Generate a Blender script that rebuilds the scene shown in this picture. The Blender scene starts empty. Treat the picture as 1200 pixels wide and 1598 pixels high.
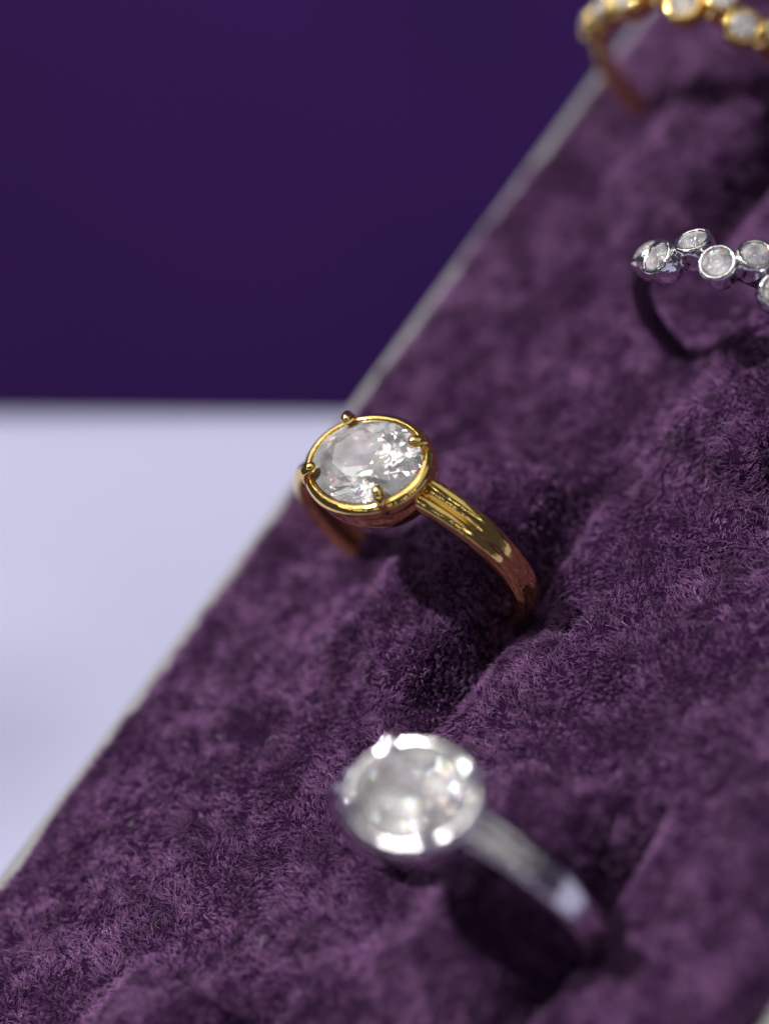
import bpy, bmesh, math, random
import numpy as np
from mathutils import Vector, Matrix

# 1 unit = 1 cm.  World: x runs across the display tray, y along it (away), z is the tray's normal.
random.seed(4)
RNG = np.random.default_rng(7)
S = bpy.context.scene
S.unit_settings.system = 'METRIC'
S.unit_settings.scale_length = 0.01
COL = S.collection
PI = math.pi

# ------------------------------------------------------------------ camera
DIST = 23.74
CX = Vector((.7399, .5542, -.3814)).normalized()
CZ = Vector((.6188, -.3385, .7089))
CZ = (CZ - CX * CZ.dot(CX)).normalized()
CY = CZ.cross(CX)
cam_d = bpy.data.cameras.new('camera')
cam = bpy.data.objects.new('camera', cam_d)
COL.objects.link(cam)
M4 = Matrix((CX, CY, CZ)).transposed().to_4x4()
M4.translation = (14.9132, -8.2479, 17.9285)
cam.matrix_world = M4
cam_d.sensor_fit = 'VERTICAL'
cam_d.sensor_height = 36.0
cam_d.lens = 36.0 * 5485.7 / 1598
cam_d.clip_start = 0.5
cam_d.clip_end = 1000.0
cam_d.dof.use_dof = True
cam_d.dof.focus_distance = 23.85
cam_d.dof.aperture_fstop = 0.092
cam_d.dof.aperture_blades = 0
S.camera = cam

# ------------------------------------------------------------------ world and lamps
W = bpy.data.worlds.new('World')
S.world = W
W.use_nodes = True
bg = W.node_tree.nodes['Background']
bg.inputs['Color'].default_value = (.80, .74, 1.0, 1)
bg.inputs['Strength'].default_value = .06
S.view_settings.view_transform = 'Standard'
S.view_settings.look = 'None'
S.view_settings.exposure = 0.0
S.view_settings.gamma = 1.0

def lamp(name, direction, dist, size, power, color=(1, .97, .93), target=(0.4, 0.4, 0.6)):
    d = bpy.data.lights.new(name, 'AREA')
    d.shape = 'DISK'
    d.size = size
    d.energy = power
    d.color = color
    o = bpy.data.objects.new(name, d)
    COL.objects.link(o)
    v = Vector(direction).normalized()
    o.location = Vector(target) + v * dist
    o.rotation_euler = v.to_track_quat('Z', 'Y').to_euler()
    return o

lamp('key_lamp', (-.40, -.02, .92), 60, 2.8, 49000)
for dv, wd, ht, p in [((-.38, .22, 1.0), 54, 36, 7500), ((-.78, .36, .62), 20, 24, 2300), ((.50, .36, .76), 54, 44, 3600)]:
    o = lamp('fill_panel', dv, 65, wd, p)  # unseen panels added to brighten the stones and metal
    o.data.shape = 'RECTANGLE'
    o.data.size_y = ht
for k in range(36):                                  # the small spots of a shop ceiling
    az, el = k * 2.39996, math.radians(28 + 58 * ((k * .618) % 1))
    lamp('led_lamp', (math.cos(az) * math.cos(el), math.sin(az) * math.cos(el), math.sin(el)), 55, 3.0, 150, [(1, .98, .96), (1, .80, .58), (.85, .90, 1), (1, .93, .84)][k % 4])

# ------------------------------------------------------------------ helpers
def mat(name, color=(.5, .5, .5), rough=.5, metallic=0.0, **kw):
    m = bpy.data.materials.new(name)
    m.use_nodes = True
    b = m.node_tree.nodes['Principled BSDF']
    b.inputs['Base Color'].default_value = (*color, 1)
    b.inputs['Roughness'].default_value = rough
    b.inputs['Metallic'].default_value = metallic
    for k, v in kw.items():
        b.inputs[k.replace('_', ' ')].default_value = v
    return m

def worn(m, lo, hi):
    n = nd(m, 'ShaderNodeTexNoise')
    n.inputs['Scale'].default_value = 26
    n.inputs['Detail'].default_value = 8
    r = nd(m, 'ShaderNodeMapRange')
    r.inputs['From Min'].default_value = .35
    r.inputs['From Max'].default_value = .65
    r.inputs['To Min'].default_value = lo
    r.inputs['To Max'].default_value = hi
    t = nd(m, 'ShaderNodeTexCoord')
    lk(m, t.outputs['Object'], n.inputs['Vector'])
    lk(m, n.outputs['Fac'], r.inputs['Value'])
    lk(m, r.outputs[0], m.node_tree.nodes['Principled BSDF'].inputs['Roughness'])

def nd(m, t):
    return m.node_tree.nodes.new(t)

def lk(m, a, b):
    m.node_tree.links.new(a, b)

def noise_bump(m, scale, strength, dist=.01, detail=4):
    tc = nd(m, 'ShaderNodeTexCoord')
    n = nd(m, 'ShaderNodeTexNoise')
    n.inputs['Scale'].default_value = scale
    n.inputs['Detail'].default_value = detail
    b = nd(m, 'ShaderNodeBump')
    b.inputs['Strength'].default_value = strength
    b.inputs['Distance'].default_value = dist
    lk(m, tc.outputs['Object'], n.inputs['Vector'])
    lk(m, n.outputs['Fac'], b.inputs['Height'])
    lk(m, b.outputs['Normal'], m.node_tree.nodes['Principled BSDF'].inputs['Normal'])
    return n

def empty(name, loc, label, cat, group=None):
    o = bpy.data.objects.new(name, None)
    COL.objects.link(o)
    o.location = loc
    o.empty_display_size = .3
    o['label'] = label
    o['category'] = cat
    if group:
        o['group'] = group
    return o

def obj(name, me, m, parent=None, smooth=True):
    if isinstance(me, bmesh.types.BMesh):
        bm = me
        bmesh.ops.recalc_face_normals(bm, faces=bm.faces)
        me = bpy.data.meshes.new(name)
        bm.to_mesh(me)
        bm.free()
    if smooth:
        me.polygons.foreach_set('use_smooth', [True] * len(me.polygons))
    me.materials.clear()
    me.materials.append(m)
    o = bpy.data.objects.new(name, me)
    COL.objects.link(o)
    if parent:
        o.parent = parent
    return o

def loft(rings, closed_v=False, cap=True):
    """Quads between successive rings (each a closed loop of points); closed_v joins the last ring to the first."""
    bm = bmesh.new()
    vs = [[bm.verts.new(p) for p in r] for r in rings]
    n = len(rings[0])
    for i in range(len(vs) - (0 if closed_v else 1)):
        a, b = vs[i], vs[(i + 1) % len(vs)]
        for k in range(n):
            bm.faces.new((a[k], a[(k + 1) % n], b[(k + 1) % n], b[k]))
    if cap and not closed_v:
        bm.faces.new(vs[0])
        bm.faces.new(list(reversed(vs[-1])))
    return bm

def box(x0, x1, y0, y1, z0, z1, bev=.02, seg=2):
    bm = bmesh.new()
    bmesh.ops.create_cube(bm, size=1)
    for v in bm.verts:
        v.co = ((x0 + x1) / 2 + v.co.x * (x1 - x0), (y0 + y1) / 2 + v.co.y * (y1 - y0), (z0 + z1) / 2 + v.co.z * (z1 - z0))
    if bev:
        bmesh.ops.bevel(bm, geom=list(bm.edges), offset=bev, segments=seg, affect='EDGES', profile=.5)
    return bm

def tube(pts, radii, n=12):
    """A round tube with domed ends along pts."""
    pts = [Vector(p) for p in pts]
    rings = []
    for i, p in enumerate(pts):
        t = (pts[min(i + 1, len(pts) - 1)] - pts[max(i - 1, 0)]).normalized()
        a = t.orthogonal().normalized() if i == 0 else (prev - t * prev.dot(t)).normalized()
        prev = a
        b = t.cross(a)
        rings.append([p + (a * math.cos(2 * PI * k / n) + b * math.sin(2 * PI * k / n)) * radii[i] for k in range(n)])
    return loft(rings)

def noise2(x, y, scale, seed, octaves=1, gain=.5):
    """Smooth value noise in [-1, 1] on numpy arrays."""
    out = np.zeros_like(x)
    amp, tot = 1.0, 0.0
    for o in range(octaves):
        g = np.random.default_rng(seed * 101 + o).uniform(-1, 1, (256, 256))
        fx = x / scale * 2 ** o + 1000.3
        fy = y / scale * 2 ** o + 1000.7
        ix = np.floor(fx).astype(int)
        iy = np.floor(fy).astype(int)
        tx = fx - ix
        ty = fy - iy
        tx = tx * tx * tx * (tx * (tx * 6 - 15) + 10)
        ty = ty * ty * ty * (ty * (ty * 6 - 15) + 10)
        a = g[ix % 256, iy % 256] * (1 - tx) + g[(ix + 1) % 256, iy % 256] * tx
        b = g[ix % 256, (iy + 1) % 256] * (1 - tx) + g[(ix + 1) % 256, (iy + 1) % 256] * tx
        out += amp * (a * (1 - ty) + b * ty)
        tot += amp
        amp *= gain
    return out / tot

# ------------------------------------------------------------------ materials
GOLD = mat('polished_gold', (1.0, .72, .24), .12, 1.0)
noise_bump(GOLD, 8.0, .34, .014, 2)
worn(GOLD, .07, .13)
SILVER = mat('polished_silver', (.88, .87, .89), .045, 1.0)
noise_bump(SILVER, 10.0, .75, .018, 2)
worn(SILVER, .04, .13)
SHADED_SILVER = mat('shaded_silver', (.13, .12, .14), .14, 1.0)  # silver darkened in its colour to imitate dark reflections on the band
noise_bump(SHADED_SILVER, 11.0, .30, .012, 4)
RIM = mat('pale_grey_board', (.19, .19, .20), .6)
noise_bump(RIM, 60, .15, .01)
CLOTH = mat('lavender_white_cloth', (.33, .335, .48), .8)
noise_bump(CLOTH, 25, .1, .02)
PURPLE = mat('dark_purple_backdrop', (.085, .018, .24), .9)
def backdrop_nodes():
    b = PURPLE.node_tree.nodes['Principled BSDF']
    tc = nd(PURPLE, 'ShaderNodeTexCoord')
    n = nd(PURPLE, 'ShaderNodeTexNoise')
    n.inputs['Scale'].default_value = .09
    n.inputs['Detail'].default_value = 5
    r = nd(PURPLE, 'ShaderNodeValToRGB')
    r.color_ramp.elements[0].position, r.color_ramp.elements[0].color = .3, (.074, .016, .21, 1)
    r.color_ramp.elements[1].position, r.color_ramp.elements[1].color = .7, (.125, .028, .33, 1)
    lk(PURPLE, tc.outputs['Object'], n.inputs['Vector'])
    lk(PURPLE, n.outputs['Fac'], r.inputs['Fac'])
    lk(PURPLE, r.outputs['Color'], b.inputs['Base Color'])
backdrop_nodes()

VEL = mat('velvet_ground', (.020, .007, .026), 1.0, Specular_IOR_Level=0.0)
FIB = mat('velvet_fibre', (.14, .06, .19), .55)
def fibre_nodes():
    b = FIB.node_tree.nodes['Principled BSDF']
    h = nd(FIB, 'ShaderNodeHairInfo')
    r = nd(FIB, 'ShaderNodeValToRGB')
    e = r.color_ramp.elements
    e[0].position, e[0].color = 0.0, (.088, .032, .120, 1)
    e[1].position, e[1].color = .965, (.315, .148, .340, 1)
    x = e.new(.995)
    x.color = (.42, .30, .44, 1)
    lk(FIB, h.outputs['Random'], r.inputs['Fac'])
    # darker patches in the colour imitate the shading of crushed, leaning nap
    tc = nd(FIB, 'ShaderNodeTexCoord')
    n = nd(FIB, 'ShaderNodeTexNoise')
    n.inputs['Scale'].default_value = 3.4
    n.inputs['Detail'].default_value = 9
    n.inputs['Roughness'].default_value = .74
    mr = nd(FIB, 'ShaderNodeMapRange')
    for k, v in (('From Min', .40), ('From Max', .58), ('To Min', .42), ('To Max', 1.08)):
        mr.inputs[k].default_value = v
    mx = nd(FIB, 'ShaderNodeMix')
    mx.data_type = 'RGBA'
    mx.blend_type = 'MULTIPLY'
    mx.inputs['Factor'].default_value = 1
    lk(FIB, tc.outputs['Object'], n.inputs['Vector'])
    lk(FIB, n.outputs['Fac'], mr.inputs['Value'])
    lk(FIB, r.outputs['Color'], mx.inputs['A'])
    lk(FIB, mr.outputs[0], mx.inputs['B'])
    lk(FIB, mx.outputs['Result'], b.inputs['Base Color'])
    b.inputs['Specular IOR Level'].default_value = .10
fibre_nodes()
LINT = mat('pale_lint', (.75, .70, .72), .7)

def gem_material(name, whitening):
    m = bpy.data.materials.new(name)
    m.use_nodes = True
    nt = m.node_tree
    nt.nodes.remove(nt.nodes['Principled BSDF'])
    out = nt.nodes['Material Output']
    gl = nt.nodes.new('ShaderNodeBsdfGlass')
    gl.inputs['Color'].default_value = (1, 1, 1, 1)
    gl.inputs['Roughness'].default_value = 0.0
    gl.inputs['IOR'].default_value = 2.18
    add = None
    for c, ior in (((1, 0, 0), 2.15), ((0, 1, 0), 2.18), ((0, 0, 1), 2.22)):     # fire
        g = nt.nodes.new('ShaderNodeBsdfGlass')
        g.inputs['Color'].default_value = (*c, 1)
        g.inputs['Roughness'].default_value = 0.0
        g.inputs['IOR'].default_value = ior
        if add is None:
            add = g.outputs[0]
        else:
            a = nt.nodes.new('ShaderNodeAddShader')
            nt.links.new(add, a.inputs[0])
            nt.links.new(g.outputs[0], a.inputs[1])
            add = a.outputs[0]
    fm = nt.nodes.new('ShaderNodeMixShader')
    fm.inputs[0].default_value = .15
    nt.links.new(gl.outputs[0], fm.inputs[1])
    nt.links.new(add, fm.inputs[2])
    prev = fm.outputs[0]
    d = nt.nodes.new('ShaderNodeBsdfDiffuse')                 # white mixed in to brighten the stone, imitating returned light
    d.inputs['Color'].default_value = (.92, .91, .95, 1)
    tc = nt.nodes.new('ShaderNodeTexCoord')
    n = nt.nodes.new('ShaderNodeTexNoise')
    n.inputs['Scale'].default_value = 5
    n.inputs['Detail'].default_value = 3
    mr = nt.nodes.new('ShaderNodeMapRange')
    mr.inputs['From Min'].default_value = .40
    mr.inputs['From Max'].default_value = .72
    mr.inputs['To Min'].default_value = whitening * .5
    mr.inputs['To Max'].default_value = whitening * 1.5
    mx = nt.nodes.new('ShaderNodeMixShader')
    ge = nt.nodes.new('ShaderNodeNewGeometry')
    inv = nt.nodes.new('ShaderNodeMath'); inv.operation = 'SUBTRACT'; inv.inputs[0].default_value = 1
    mul = nt.nodes.new('ShaderNodeMath'); mul.operation = 'MULTIPLY'
    nt.links.new(ge.outputs['Backfacing'], inv.inputs[1])
    nt.links.new(inv.outputs[0], mul.inputs[0])
    nt.links.new(mr.outputs[0], mul.inputs[1])
    nt.links.new(tc.outputs['Object'], n.inputs['Vector'])
    nt.links.new(n.outputs['Fac'], mr.inputs['Value'])
    nt.links.new(mul.outputs[0], mx.inputs[0])
    nt.links.new(prev, mx.inputs[1])
    nt.links.new(d.outputs[0], mx.inputs[2])
    nt.links.new(mx.outputs[0], out.inputs['Surface'])
    return m
GEM = gem_material('clear_stone', .21)
SMALL_GEM = gem_material('small_clear_stone', .32)

# ------------------------------------------------------------------ setting: table and backdrop
X0, X1, Y0, Y1 = -1.62, 4.06, -5.7, 8.2                # extent of the velvet pad
TABLE_Z = -1.60
def table():
    # far edge runs along the line that lies horizontal in the photograph
    d = Vector((2.996, .994, 0)).normalized()
    nrm = Vector((-d.y, d.x, 0))                             # away from the camera
    e0 = Vector((-4.859, 1.277, 0)) + nrm * .28
    bm = bmesh.new()
    rows = []
    prof = [(-70.0, 0.0), (-40, 0), (-26, 0)] + [(-20 + .5 * k, 0) for k in range(38)] + [(-.75, 0), (-.6, -.012), (-.45, -.055), (-.3, -.13), (-.17, -.24), (-.07, -.40), (-.015, -.57), (0, -.75), (0, -6), (0, -40)]
    for a, z in prof:
        row = []
        for s in np.linspace(-45, 45, 181):
            q = e0 + d * s + nrm * a
            far = min(1, max(0, (-a - .9) / 2.5))
            clear = min(1, max(0, (X0 - .5 - q.x) / 1.5))          # flat under the tray
            fold = .60 * far * clear * noise2(np.array([q.x * .6 + q.y * .35]), np.array([q.y - q.x * .3]), 2.6, 77)[0]
            row.append(bm.verts.new((q.x, q.y, TABLE_Z + z + fold)))
        rows.append(row)
    for r0, r1 in zip(rows, rows[1:]):
        for k in range(180):
            bm.faces.new((r0[k], r0[k + 1], r1[k + 1], r1[k]))
    o = obj('table', bm, CLOTH)
    o['kind'] = 'structure'
    bm = bmesh.new()
    c = e0 + nrm * 28
    q = [bm.verts.new((c + d * s).to_tuple()[:2] + (z,)) for s, z in ((-150, -41), (150, -41), (150, 0), (-150, 0))]
    bm.faces.new(q)
    o = obj('backdrop', bm, PURPLE, smooth=False)
    o['kind'] = 'structure'
table()

# ------------------------------------------------------------------ the display tray
RINGS = {'gold_oval': (0.0, 0.0), 'silver_oval': (1.94, -2.07), 'silver_cluster': (1.33, 2.33), 'gold_cluster': (-.37, 4.36)}
MOUNDS = [(0, 0), (1.94, -2.07), (1.36, 2.33), (-.40, 4.28), (.30, -4.35), (.85, 6.7)]

def height(x, y):
    h = .035 * noise2(x, y, .9, 3, 2) + .015 * noise2(x, y, .25, 4)
    for i, (mx, my) in enumerate(MOUNDS):
        wob = .10 * noise2(x, y, .5, 40 + i, 2)
        hx, hy, r = .62, 1.16, .36
        qx = np.abs(x - mx - .02) - hx + r
        qy = np.abs(y - my) - hy + r
        d = np.hypot(np.maximum(qx, 0), np.maximum(qy, 0)) + np.minimum(np.maximum(qx, qy), 0) - r + wob
        steep = np.clip((x - mx) / .5, 0, 1)             # the left flank and the ends slope, the right flank is steep
        steep = steep * np.clip(1.3 - np.abs(y - my) / 1.1, 0, 1) ** .5
        s = np.clip((-d + .02) / (.14 + .42 * (1 - steep)), 0, 1)
        s = s * s * (3 - 2 * s)
        dome = np.clip(1 - ((x - mx) / .75) ** 2 * .45 - ((y - my) / 1.2) ** 2 * .35, 0, 1)
        h = h * (1 - .4 * s) + .31 * s * dome
        # slit on either side of the mound, where the ring's legs go in
        hole = np.exp(-((x - mx - .90) / .13) ** 2 - ((y - my) / .19) ** 2)      # where the band goes in
        sl = np.exp(-((x - mx - .74) / .10) ** 2) * np.clip(1.25 - np.abs(y - my), 0, 1) ** .5
        h = h - .21 * sl - .20 * hole
    e = np.minimum.reduce([x - X0, X1 - x, y - Y0, Y1 - y])
    ee = np.clip(e / .16, 0, 1)
    h = h - .17 * (1 - np.sqrt(1 - (1 - ee) ** 2)) * 1.0
    return h

def build_tray():
    t = empty('ring_tray', (1.4, 1.0, TABLE_Z), 'purple velvet ring display tray with pale grey edge lying on the table', 'display tray')
    off = Vector((-1.4, -1.0, -TABLE_Z))
    def put(name, bm, m, parent=t, smooth=True):
        bmesh.ops.translate(bm, verts=bm.verts, vec=off)
        return obj(name, bm, m, parent, smooth)
    put('base', box(X0 - .02, X1 + .02, Y0 - .02, Y1 + .02, TABLE_Z + .003, -.62, .02), RIM)
    for x0, x1, y0, y1 in ((X0 - .145, X0 - .004, Y0 - .2, Y1 + .2), (X1 + .004, X1 + .20, Y0 - .2, Y1 + .2),
                           (X0, X1, Y0 - .2, Y0 - .004), (X0, X1, Y1 + .004, Y1 + .2)):
        put('rim', box(x0, x1, y0, y1, TABLE_Z + .004, -.13, .03, 3), RIM)
    # padded velvet surface
    nx, ny = 224, 556
    gx, gy = np.meshgrid(np.linspace(X0, X1, nx), np.linspace(Y0, Y1, ny), indexing='ij')
    gz = height(gx, gy)
    co = np.stack([gx, gy, gz], -1).reshape(-1, 3) + np.array(off)
    i = np.arange(nx * ny).reshape(nx, ny)
    f = np.stack([i[:-1, :-1], i[1:, :-1], i[1:, 1:], i[:-1, 1:]], -1).reshape(-1, 4)
    me = bpy.data.meshes.new('velvet_pad')
    me.vertices.add(len(co)); me.vertices.foreach_set('co', co.astype(np.float32).ravel())
    me.loops.add(f.size); me.loops.foreach_set('vertex_index', f.astype(np.int32).ravel())
    me.polygons.add(len(f)); me.polygons.foreach_set('loop_start', np.arange(0, f.size, 4, dtype=np.int32))
    me.update(); me.validate()
    pad = obj('velvet_pad', me, VEL, t)
    # pile
    def strands(name, N, L0, L1, rad, m, parent, lean0, jit, clump, box_, seed, K=5, curl=.30, lift=0.0):
        r = np.random.default_rng(seed)
        x = r.uniform(box_[0], box_[1], N); y = r.uniform(box_[2], box_[3], N)
        e = .004
        z = height(x, y)
        dx = (height(x + e, y) - z) / e; dy = (height(x, y + e) - z) / e
        slope = np.sqrt(1 + dx ** 2 + dy ** 2)
        pit = np.clip((noise2(x, y, .065, 31, 2) + .42) / .3, .14, 1) if N > 5000 else 1
        keep = r.uniform(0, 2.4, N) < slope * pit
        x, y, z, dx, dy, slope = (a[keep] for a in (x, y, z, dx, dy, slope))
        N = len(x)
        n = np.stack([-dx, -dy, np.ones(N)], -1) / slope[:, None]
        # nap: slow swirl + clump-scale wander + jitter of its own
        az = 3.6 + 1.7 * noise2(x, y, 1.1, 21, 2) + 1.5 * noise2(x, y, .26, 22) + 1.4 * noise2(x, y, .075, 23) + r.normal(0, jit, N)
        lean = lean0 * (1 + .8 * noise2(x, y, .42, 24, 2)) + r.normal(0, .15, N)
        T = np.stack([np.cos(az), np.sin(az), np.zeros(N)], -1)
        T -= n * (T * n).sum(-1)[:, None]
        T /= np.linalg.norm(T, axis=-1)[:, None] + 1e-9
        B = np.cross(n, T)
        L = r.uniform(L0, L1, N) * (1 + .65 * noise2(x, y, .13, 25, 2))
        P = np.stack([x, y, z + lift], -1)
        # tufts: tips drawn to jittered cell centres
        cs = .042
        cx, cy = np.floor(x / cs), np.floor(y / cs)
        best = np.full(N, 1e9); bx = np.zeros(N); by = np.zeros(N)
        G = np.random.default_rng(99).uniform(0, 1, (512, 512, 2))
        for a in (-1, 0, 1):
            for b in (-1, 0, 1):
                ii, jj = (cx + a).astype(int), (cy + b).astype(int)
                g = G[ii % 512, jj % 512]
                px, py = (ii + g[:, 0]) * cs, (jj + g[:, 1]) * cs
                d = (px - x) ** 2 + (py - y) ** 2
                w = d < best
                best = np.where(w, d, best); bx = np.where(w, px, bx); by = np.where(w, py, by)
        pull = np.stack([bx - x, by - y, np.zeros(N)], -1) * clump
        ph = r.uniform(0, 6.28, N); cu = r.normal(0, curl, N)
        pts = np.zeros((N, K, 3))
        for k in range(K):
            s = k / (K - 1)
            pts[:, k] = P + (L * (s - .38 * s * s * np.clip(lean, 0, 1.4)))[:, None] * n + (L * lean * s ** 1.5)[:, None] * T \
                + (L * cu * np.sin(ph + s * 3.5) * s)[:, None] * B + pull * s ** 1.3
        c = bpy.data.hair_curves.new(name)
        c.add_curves([K] * N)
        c.attributes['position'].data.foreach_set('vector', (pts.reshape(-1, 3) + np.array(off)).astype(np.float32).ravel())
        ra = c.attributes.get('radius') or c.attributes.new('radius', 'FLOAT', 'POINT')
        rr = np.tile(np.linspace(1, .45, K), N) * np.repeat(r.uniform(.7, 1.3, N), K) * rad
        ra.data.foreach_set('value', rr.astype(np.float32))
        c.materials.append(m)
        o = bpy.data.objects.new(name, c)
        COL.objects.link(o)
        o.parent = parent
        o['kind'] = 'stuff'
        return o
    strands('velvet_pile', FIBRES, .022, .046, .0023, FIB, pad, .85, .48, .75, (X0 + .005, X1 - .005, Y0 + .01, Y1 - .01), 5)
    strands('lint', 170, .02, .06, .0012, LINT, pad, 1.2, 3.0, 0, (X0 + .1, X1 - .1, -4.9, 6.0), 6, 9, .9, .05)
    return t
FIBRES = 1300000
S.cycles_curves.shape = 'RIBBONS'
build_tray()

# ------------------------------------------------------------------ gemstones
def brilliant(a, b, crown=.30, pav=.80, table=.58, girdle=.05, rot=0.0):
    """A brilliant-cut stone, girdle half-axes a and b, girdle top at z = 0."""
    k = min(a, b)
    rnd = random.Random(3)
    P = []
    h = crown
    for i in range(8):
        th = i * PI / 4 + rot
        P.append((table * math.cos(th), table * math.sin(th), h))
        m = .80
        zm = h * (1 - m * math.cos(PI / 8)) / (1 - table)
        P.append((m * math.cos(th + PI / 8), m * math.sin(th + PI / 8), zm))
    for i in range(48):
        th = i * 2 * PI / 48 + rot
        P.append((math.cos(th), math.sin(th), 0))
        P.append((math.cos(th), math.sin(th), -girdle))
    for r, n, off in ((.84, 24, .5), (.66, 18, 0), (.46, 14, .5), (.28, 10, 0), (.12, 6, .5)):
        for i in range(n):
            th = (i + off) * 2 * PI / n + rot + rnd.uniform(-.07, .07)
            q = r * rnd.uniform(.96, 1.04)
            P.append((q * math.cos(th), q * math.sin(th), -girdle - pav * (1 - q ** 1.28)))
    P.append((0, 0, -girdle - pav))
    bm = bmesh.new()
    for x, y, z in P:
        bm.verts.new((x * a, y * b, z * k))
    r = bmesh.ops.convex_hull(bm, input=bm.verts)
    junk = [e for e in r['geom_interior'] + r['geom_unused'] if isinstance(e, bmesh.types.BMVert)]
    bmesh.ops.delete(bm, geom=list(set(junk)), context='VERTS')
    bmesh.ops.dissolve_limit(bm, angle_limit=math.radians(.6), verts=bm.verts, edges=bm.edges)
    return bm

def oval_cup(a, b, prof, n=96):
    """Lathe with elliptical rings: prof is a closed list of (offset from the ellipse, z)."""
    rings = []
    for d, z in prof:
        rings.append([((a + d) * math.cos(2 * PI * k / n), (b + d) * math.sin(2 * PI * k / n), z) for k in range(n)])
    return loft(rings, closed_v=True)

# ------------------------------------------------------------------ solitaire rings with an oval stone
def band_mesh(R, zc, t0, t1, width, thick, groove, closed=False, n=140, sq=1.0):
    rings = []
    for i in range(n + (0 if closed else 1)):
        f = i / n
        t = t0 + (t1 - t0) * f
        w = width(f) / 2
        th = thick(f)
        g = groove(f)
        sec = []
        # outer face, hollow (g > 0) or domed (g < 0)
        for q in np.linspace(-1, 1, 25):
            e = max(0, abs(q) - .72) / .28
            ro = R - g * math.exp(-(q / .30) ** 2) - .24 * w * abs(q) ** 2.4 - .22 * th * (e ** 2.2)
            sec.append((q * w, ro))
        # side and inner (comfort) face
        for q in np.linspace(1, -1, 9):
            sec.append((q * w * (.97 if abs(q) == 1 else .9), R - th + .20 * th * abs(q) ** 4))
        rings.append([(r * math.cos(t), y, zc + r * math.sin(t) * sq) for y, r in sec])
    return loft(rings, closed_v=closed)

def solitaire(name, loc, m, label, rz=0.0, grow=0.0):
    t = empty(name, (loc[0], loc[1], 0), label, 'ring', 'oval solitaire rings pushed into the velvet')
    t.rotation_euler.z = rz
    R, zc = 1.0 + grow, .42 - .6 * grow
    sh = lambda f: max(0, 1 - min(f, 1 - f) / .20)           # 1 at the shoulders, 0 further round
    b = band_mesh(R, zc, math.radians(90 + 26), math.radians(450 - 26),
                  lambda f: .225 + .035 * sh(f) ** 1.5, lambda f: .15 + .03 * sh(f), lambda f: .055 * sh(f) ** .8, sq=.90)
    obj('band', b, m, t)
    zh = 1.30                                                # rim height of the setting
    A, B = .436, .346
    prof = [(.018, .011), (.042, .006), (.062, -.010), (.071, -.032), (.072, -.085), (.058, -.100), (.053, -.122), (.055, -.15), (.035, -.22), (-.01, -.30), (-.06, -.34),
            (-.10, -.335), (-.10, -.31), (-.05, -.24), (-.016, -.16), (-.014, -.085), (-.006, -.045), (.002, -.020), (.006, .004)]
    cup = oval_cup(A, B, prof)
    bmesh.ops.translate(cup, verts=cup.verts, vec=(0, 0, zh))
    obj('setting', cup, m, t)
    for sx, sy in ((1, 1), (1, -1), (-1, 1), (-1, -1)):
        d = Vector((sx * .313, sy * .228, 0))
        n = Vector((sx * .313 / A ** 2, sy * .228 / B ** 2, 0)).normalized()
        Z = lambda h: Vector((0, 0, zh + h))
        p = [d + n * .054 + Z(-.07), d + n * .052 + Z(-.02), d + n * .046 + Z(.028), d + n * .030 + Z(.060),
             d - n * .004 + Z(.077), d - n * .028 + Z(.080), d - n * .043 + Z(.078), d - n * .052 + Z(.076)]
        pr = tube(p, [.034, .038, .039, .041, .043, .040, .028, .010], 14)
        obj('prong', pr, m, t)
    g = brilliant(A - .006, B - .006, .24, .82, .56, .05, PI / 8 * 0)
    bmesh.ops.translate(g, verts=g.verts, vec=(0, 0, zh + .008))
    obj('gemstone', g, GEM, t, smooth=False)
    return t

solitaire('oval_solitaire_ring', RINGS['gold_oval'], GOLD, 'polished gold ring with an oval clear stone held by four prongs')
solitaire('oval_solitaire_ring', RINGS['silver_oval'], SILVER, 'silver ring with a large oval clear stone, out of focus in the velvet', 0.0, .05)

# ------------------------------------------------------------------ cluster rings with round bezel-set stones
def bezel_mesh():
    prof = [(.004, 0), (.018, .008), (.032, .004), (.040, -.012), (.043, -.05), (.041, -.12), (.030, -.17), (-.01, -.205),
            (-.05, -.205), (-.03, -.13), (-.006, -.09), (-.003, -.03)]
    return oval_cup(.098, .098, prof, 40)

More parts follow.
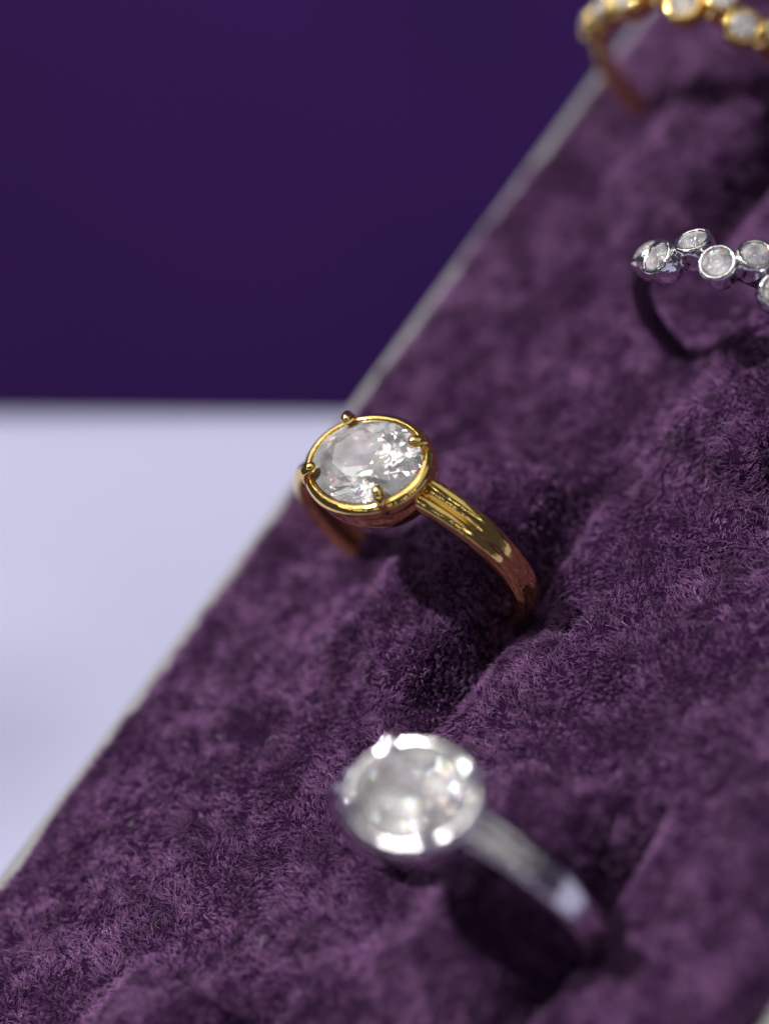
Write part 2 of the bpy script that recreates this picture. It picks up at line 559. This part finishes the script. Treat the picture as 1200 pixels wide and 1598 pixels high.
def cluster(name, loc, m, label, spots, rz=0.0, R=.856, band_m=None):
    t = empty(name, (loc[0], loc[1], 0), label, 'ring', 'bezel cluster rings pushed into the velvet')
    t.rotation_euler.z = rz
    zc = .41
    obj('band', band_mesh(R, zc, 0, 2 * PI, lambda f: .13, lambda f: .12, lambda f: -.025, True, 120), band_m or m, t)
    first = gem = None
    for deg, y in spots:
        a = math.radians(deg)
        rad = Vector((math.cos(a), 0, math.sin(a)))
        tilt = Vector((0, .22 * (1 if y > 0 else -1), 0))
        zax = (rad + tilt).normalized()
        q = zax.to_track_quat('Z', 'Y')
        if first is None:
            o = obj('bezel', bezel_mesh(), m, t)
            first = o
            g = obj('gemstone', brilliant(.096, .096, .26, .80, .56), SMALL_GEM, o, smooth=False)
            gem = g
        else:
            o = first.copy(); COL.objects.link(o); o.parent = t
            g = gem.copy(); COL.objects.link(g); g.parent = o
        o.rotation_euler = q.to_euler()
        o.location = Vector((0, y, zc)) + rad * (R + .07)
        # short bridge from the bezel's foot to the band
        foot = Vector((0, y, zc)) + rad * (R - .02)
        end = Vector((0, y * .1, zc)) + rad * (R - .05)
        obj('bridge', tube([foot, (foot + end) / 2, end], [.04, .036, .04], 8), m, t)
    return t

SPOTS = [(127, .03), (112, -.09), (97, .06), (80, -.08), (67, .09), (51, -.085), (39, .085), (24, -.08)]
SPOTS_FAR = [(147, -.02), (123, -.09), (106, -.08), (91, .07), (76, -.1), (62, .07), (48, -.06), (34, .08)]
cluster('bezel_cluster_ring', RINGS['silver_cluster'], SILVER, 'silver ring with a zigzag of small round bezel-set stones', SPOTS, .085, band_m=SHADED_SILVER)
cluster('bezel_cluster_ring', RINGS['gold_cluster'], GOLD, 'blurred gold ring with round bezel-set stones at the far end of the tray', SPOTS_FAR, .12, .90)

# ------------------------------------------------------------------ render settings
S.cycles.max_bounces = 16
S.cycles.transmission_bounces = 14
S.cycles.glossy_bounces = 6
S.cycles.diffuse_bounces = 3
S.cycles.sample_clamp_indirect = 60
S.cycles.use_denoising = True
S.cycles.caustics_reflective = True
S.cycles.caustics_refractive = True
S.cycles.blur_glossy = 0.3
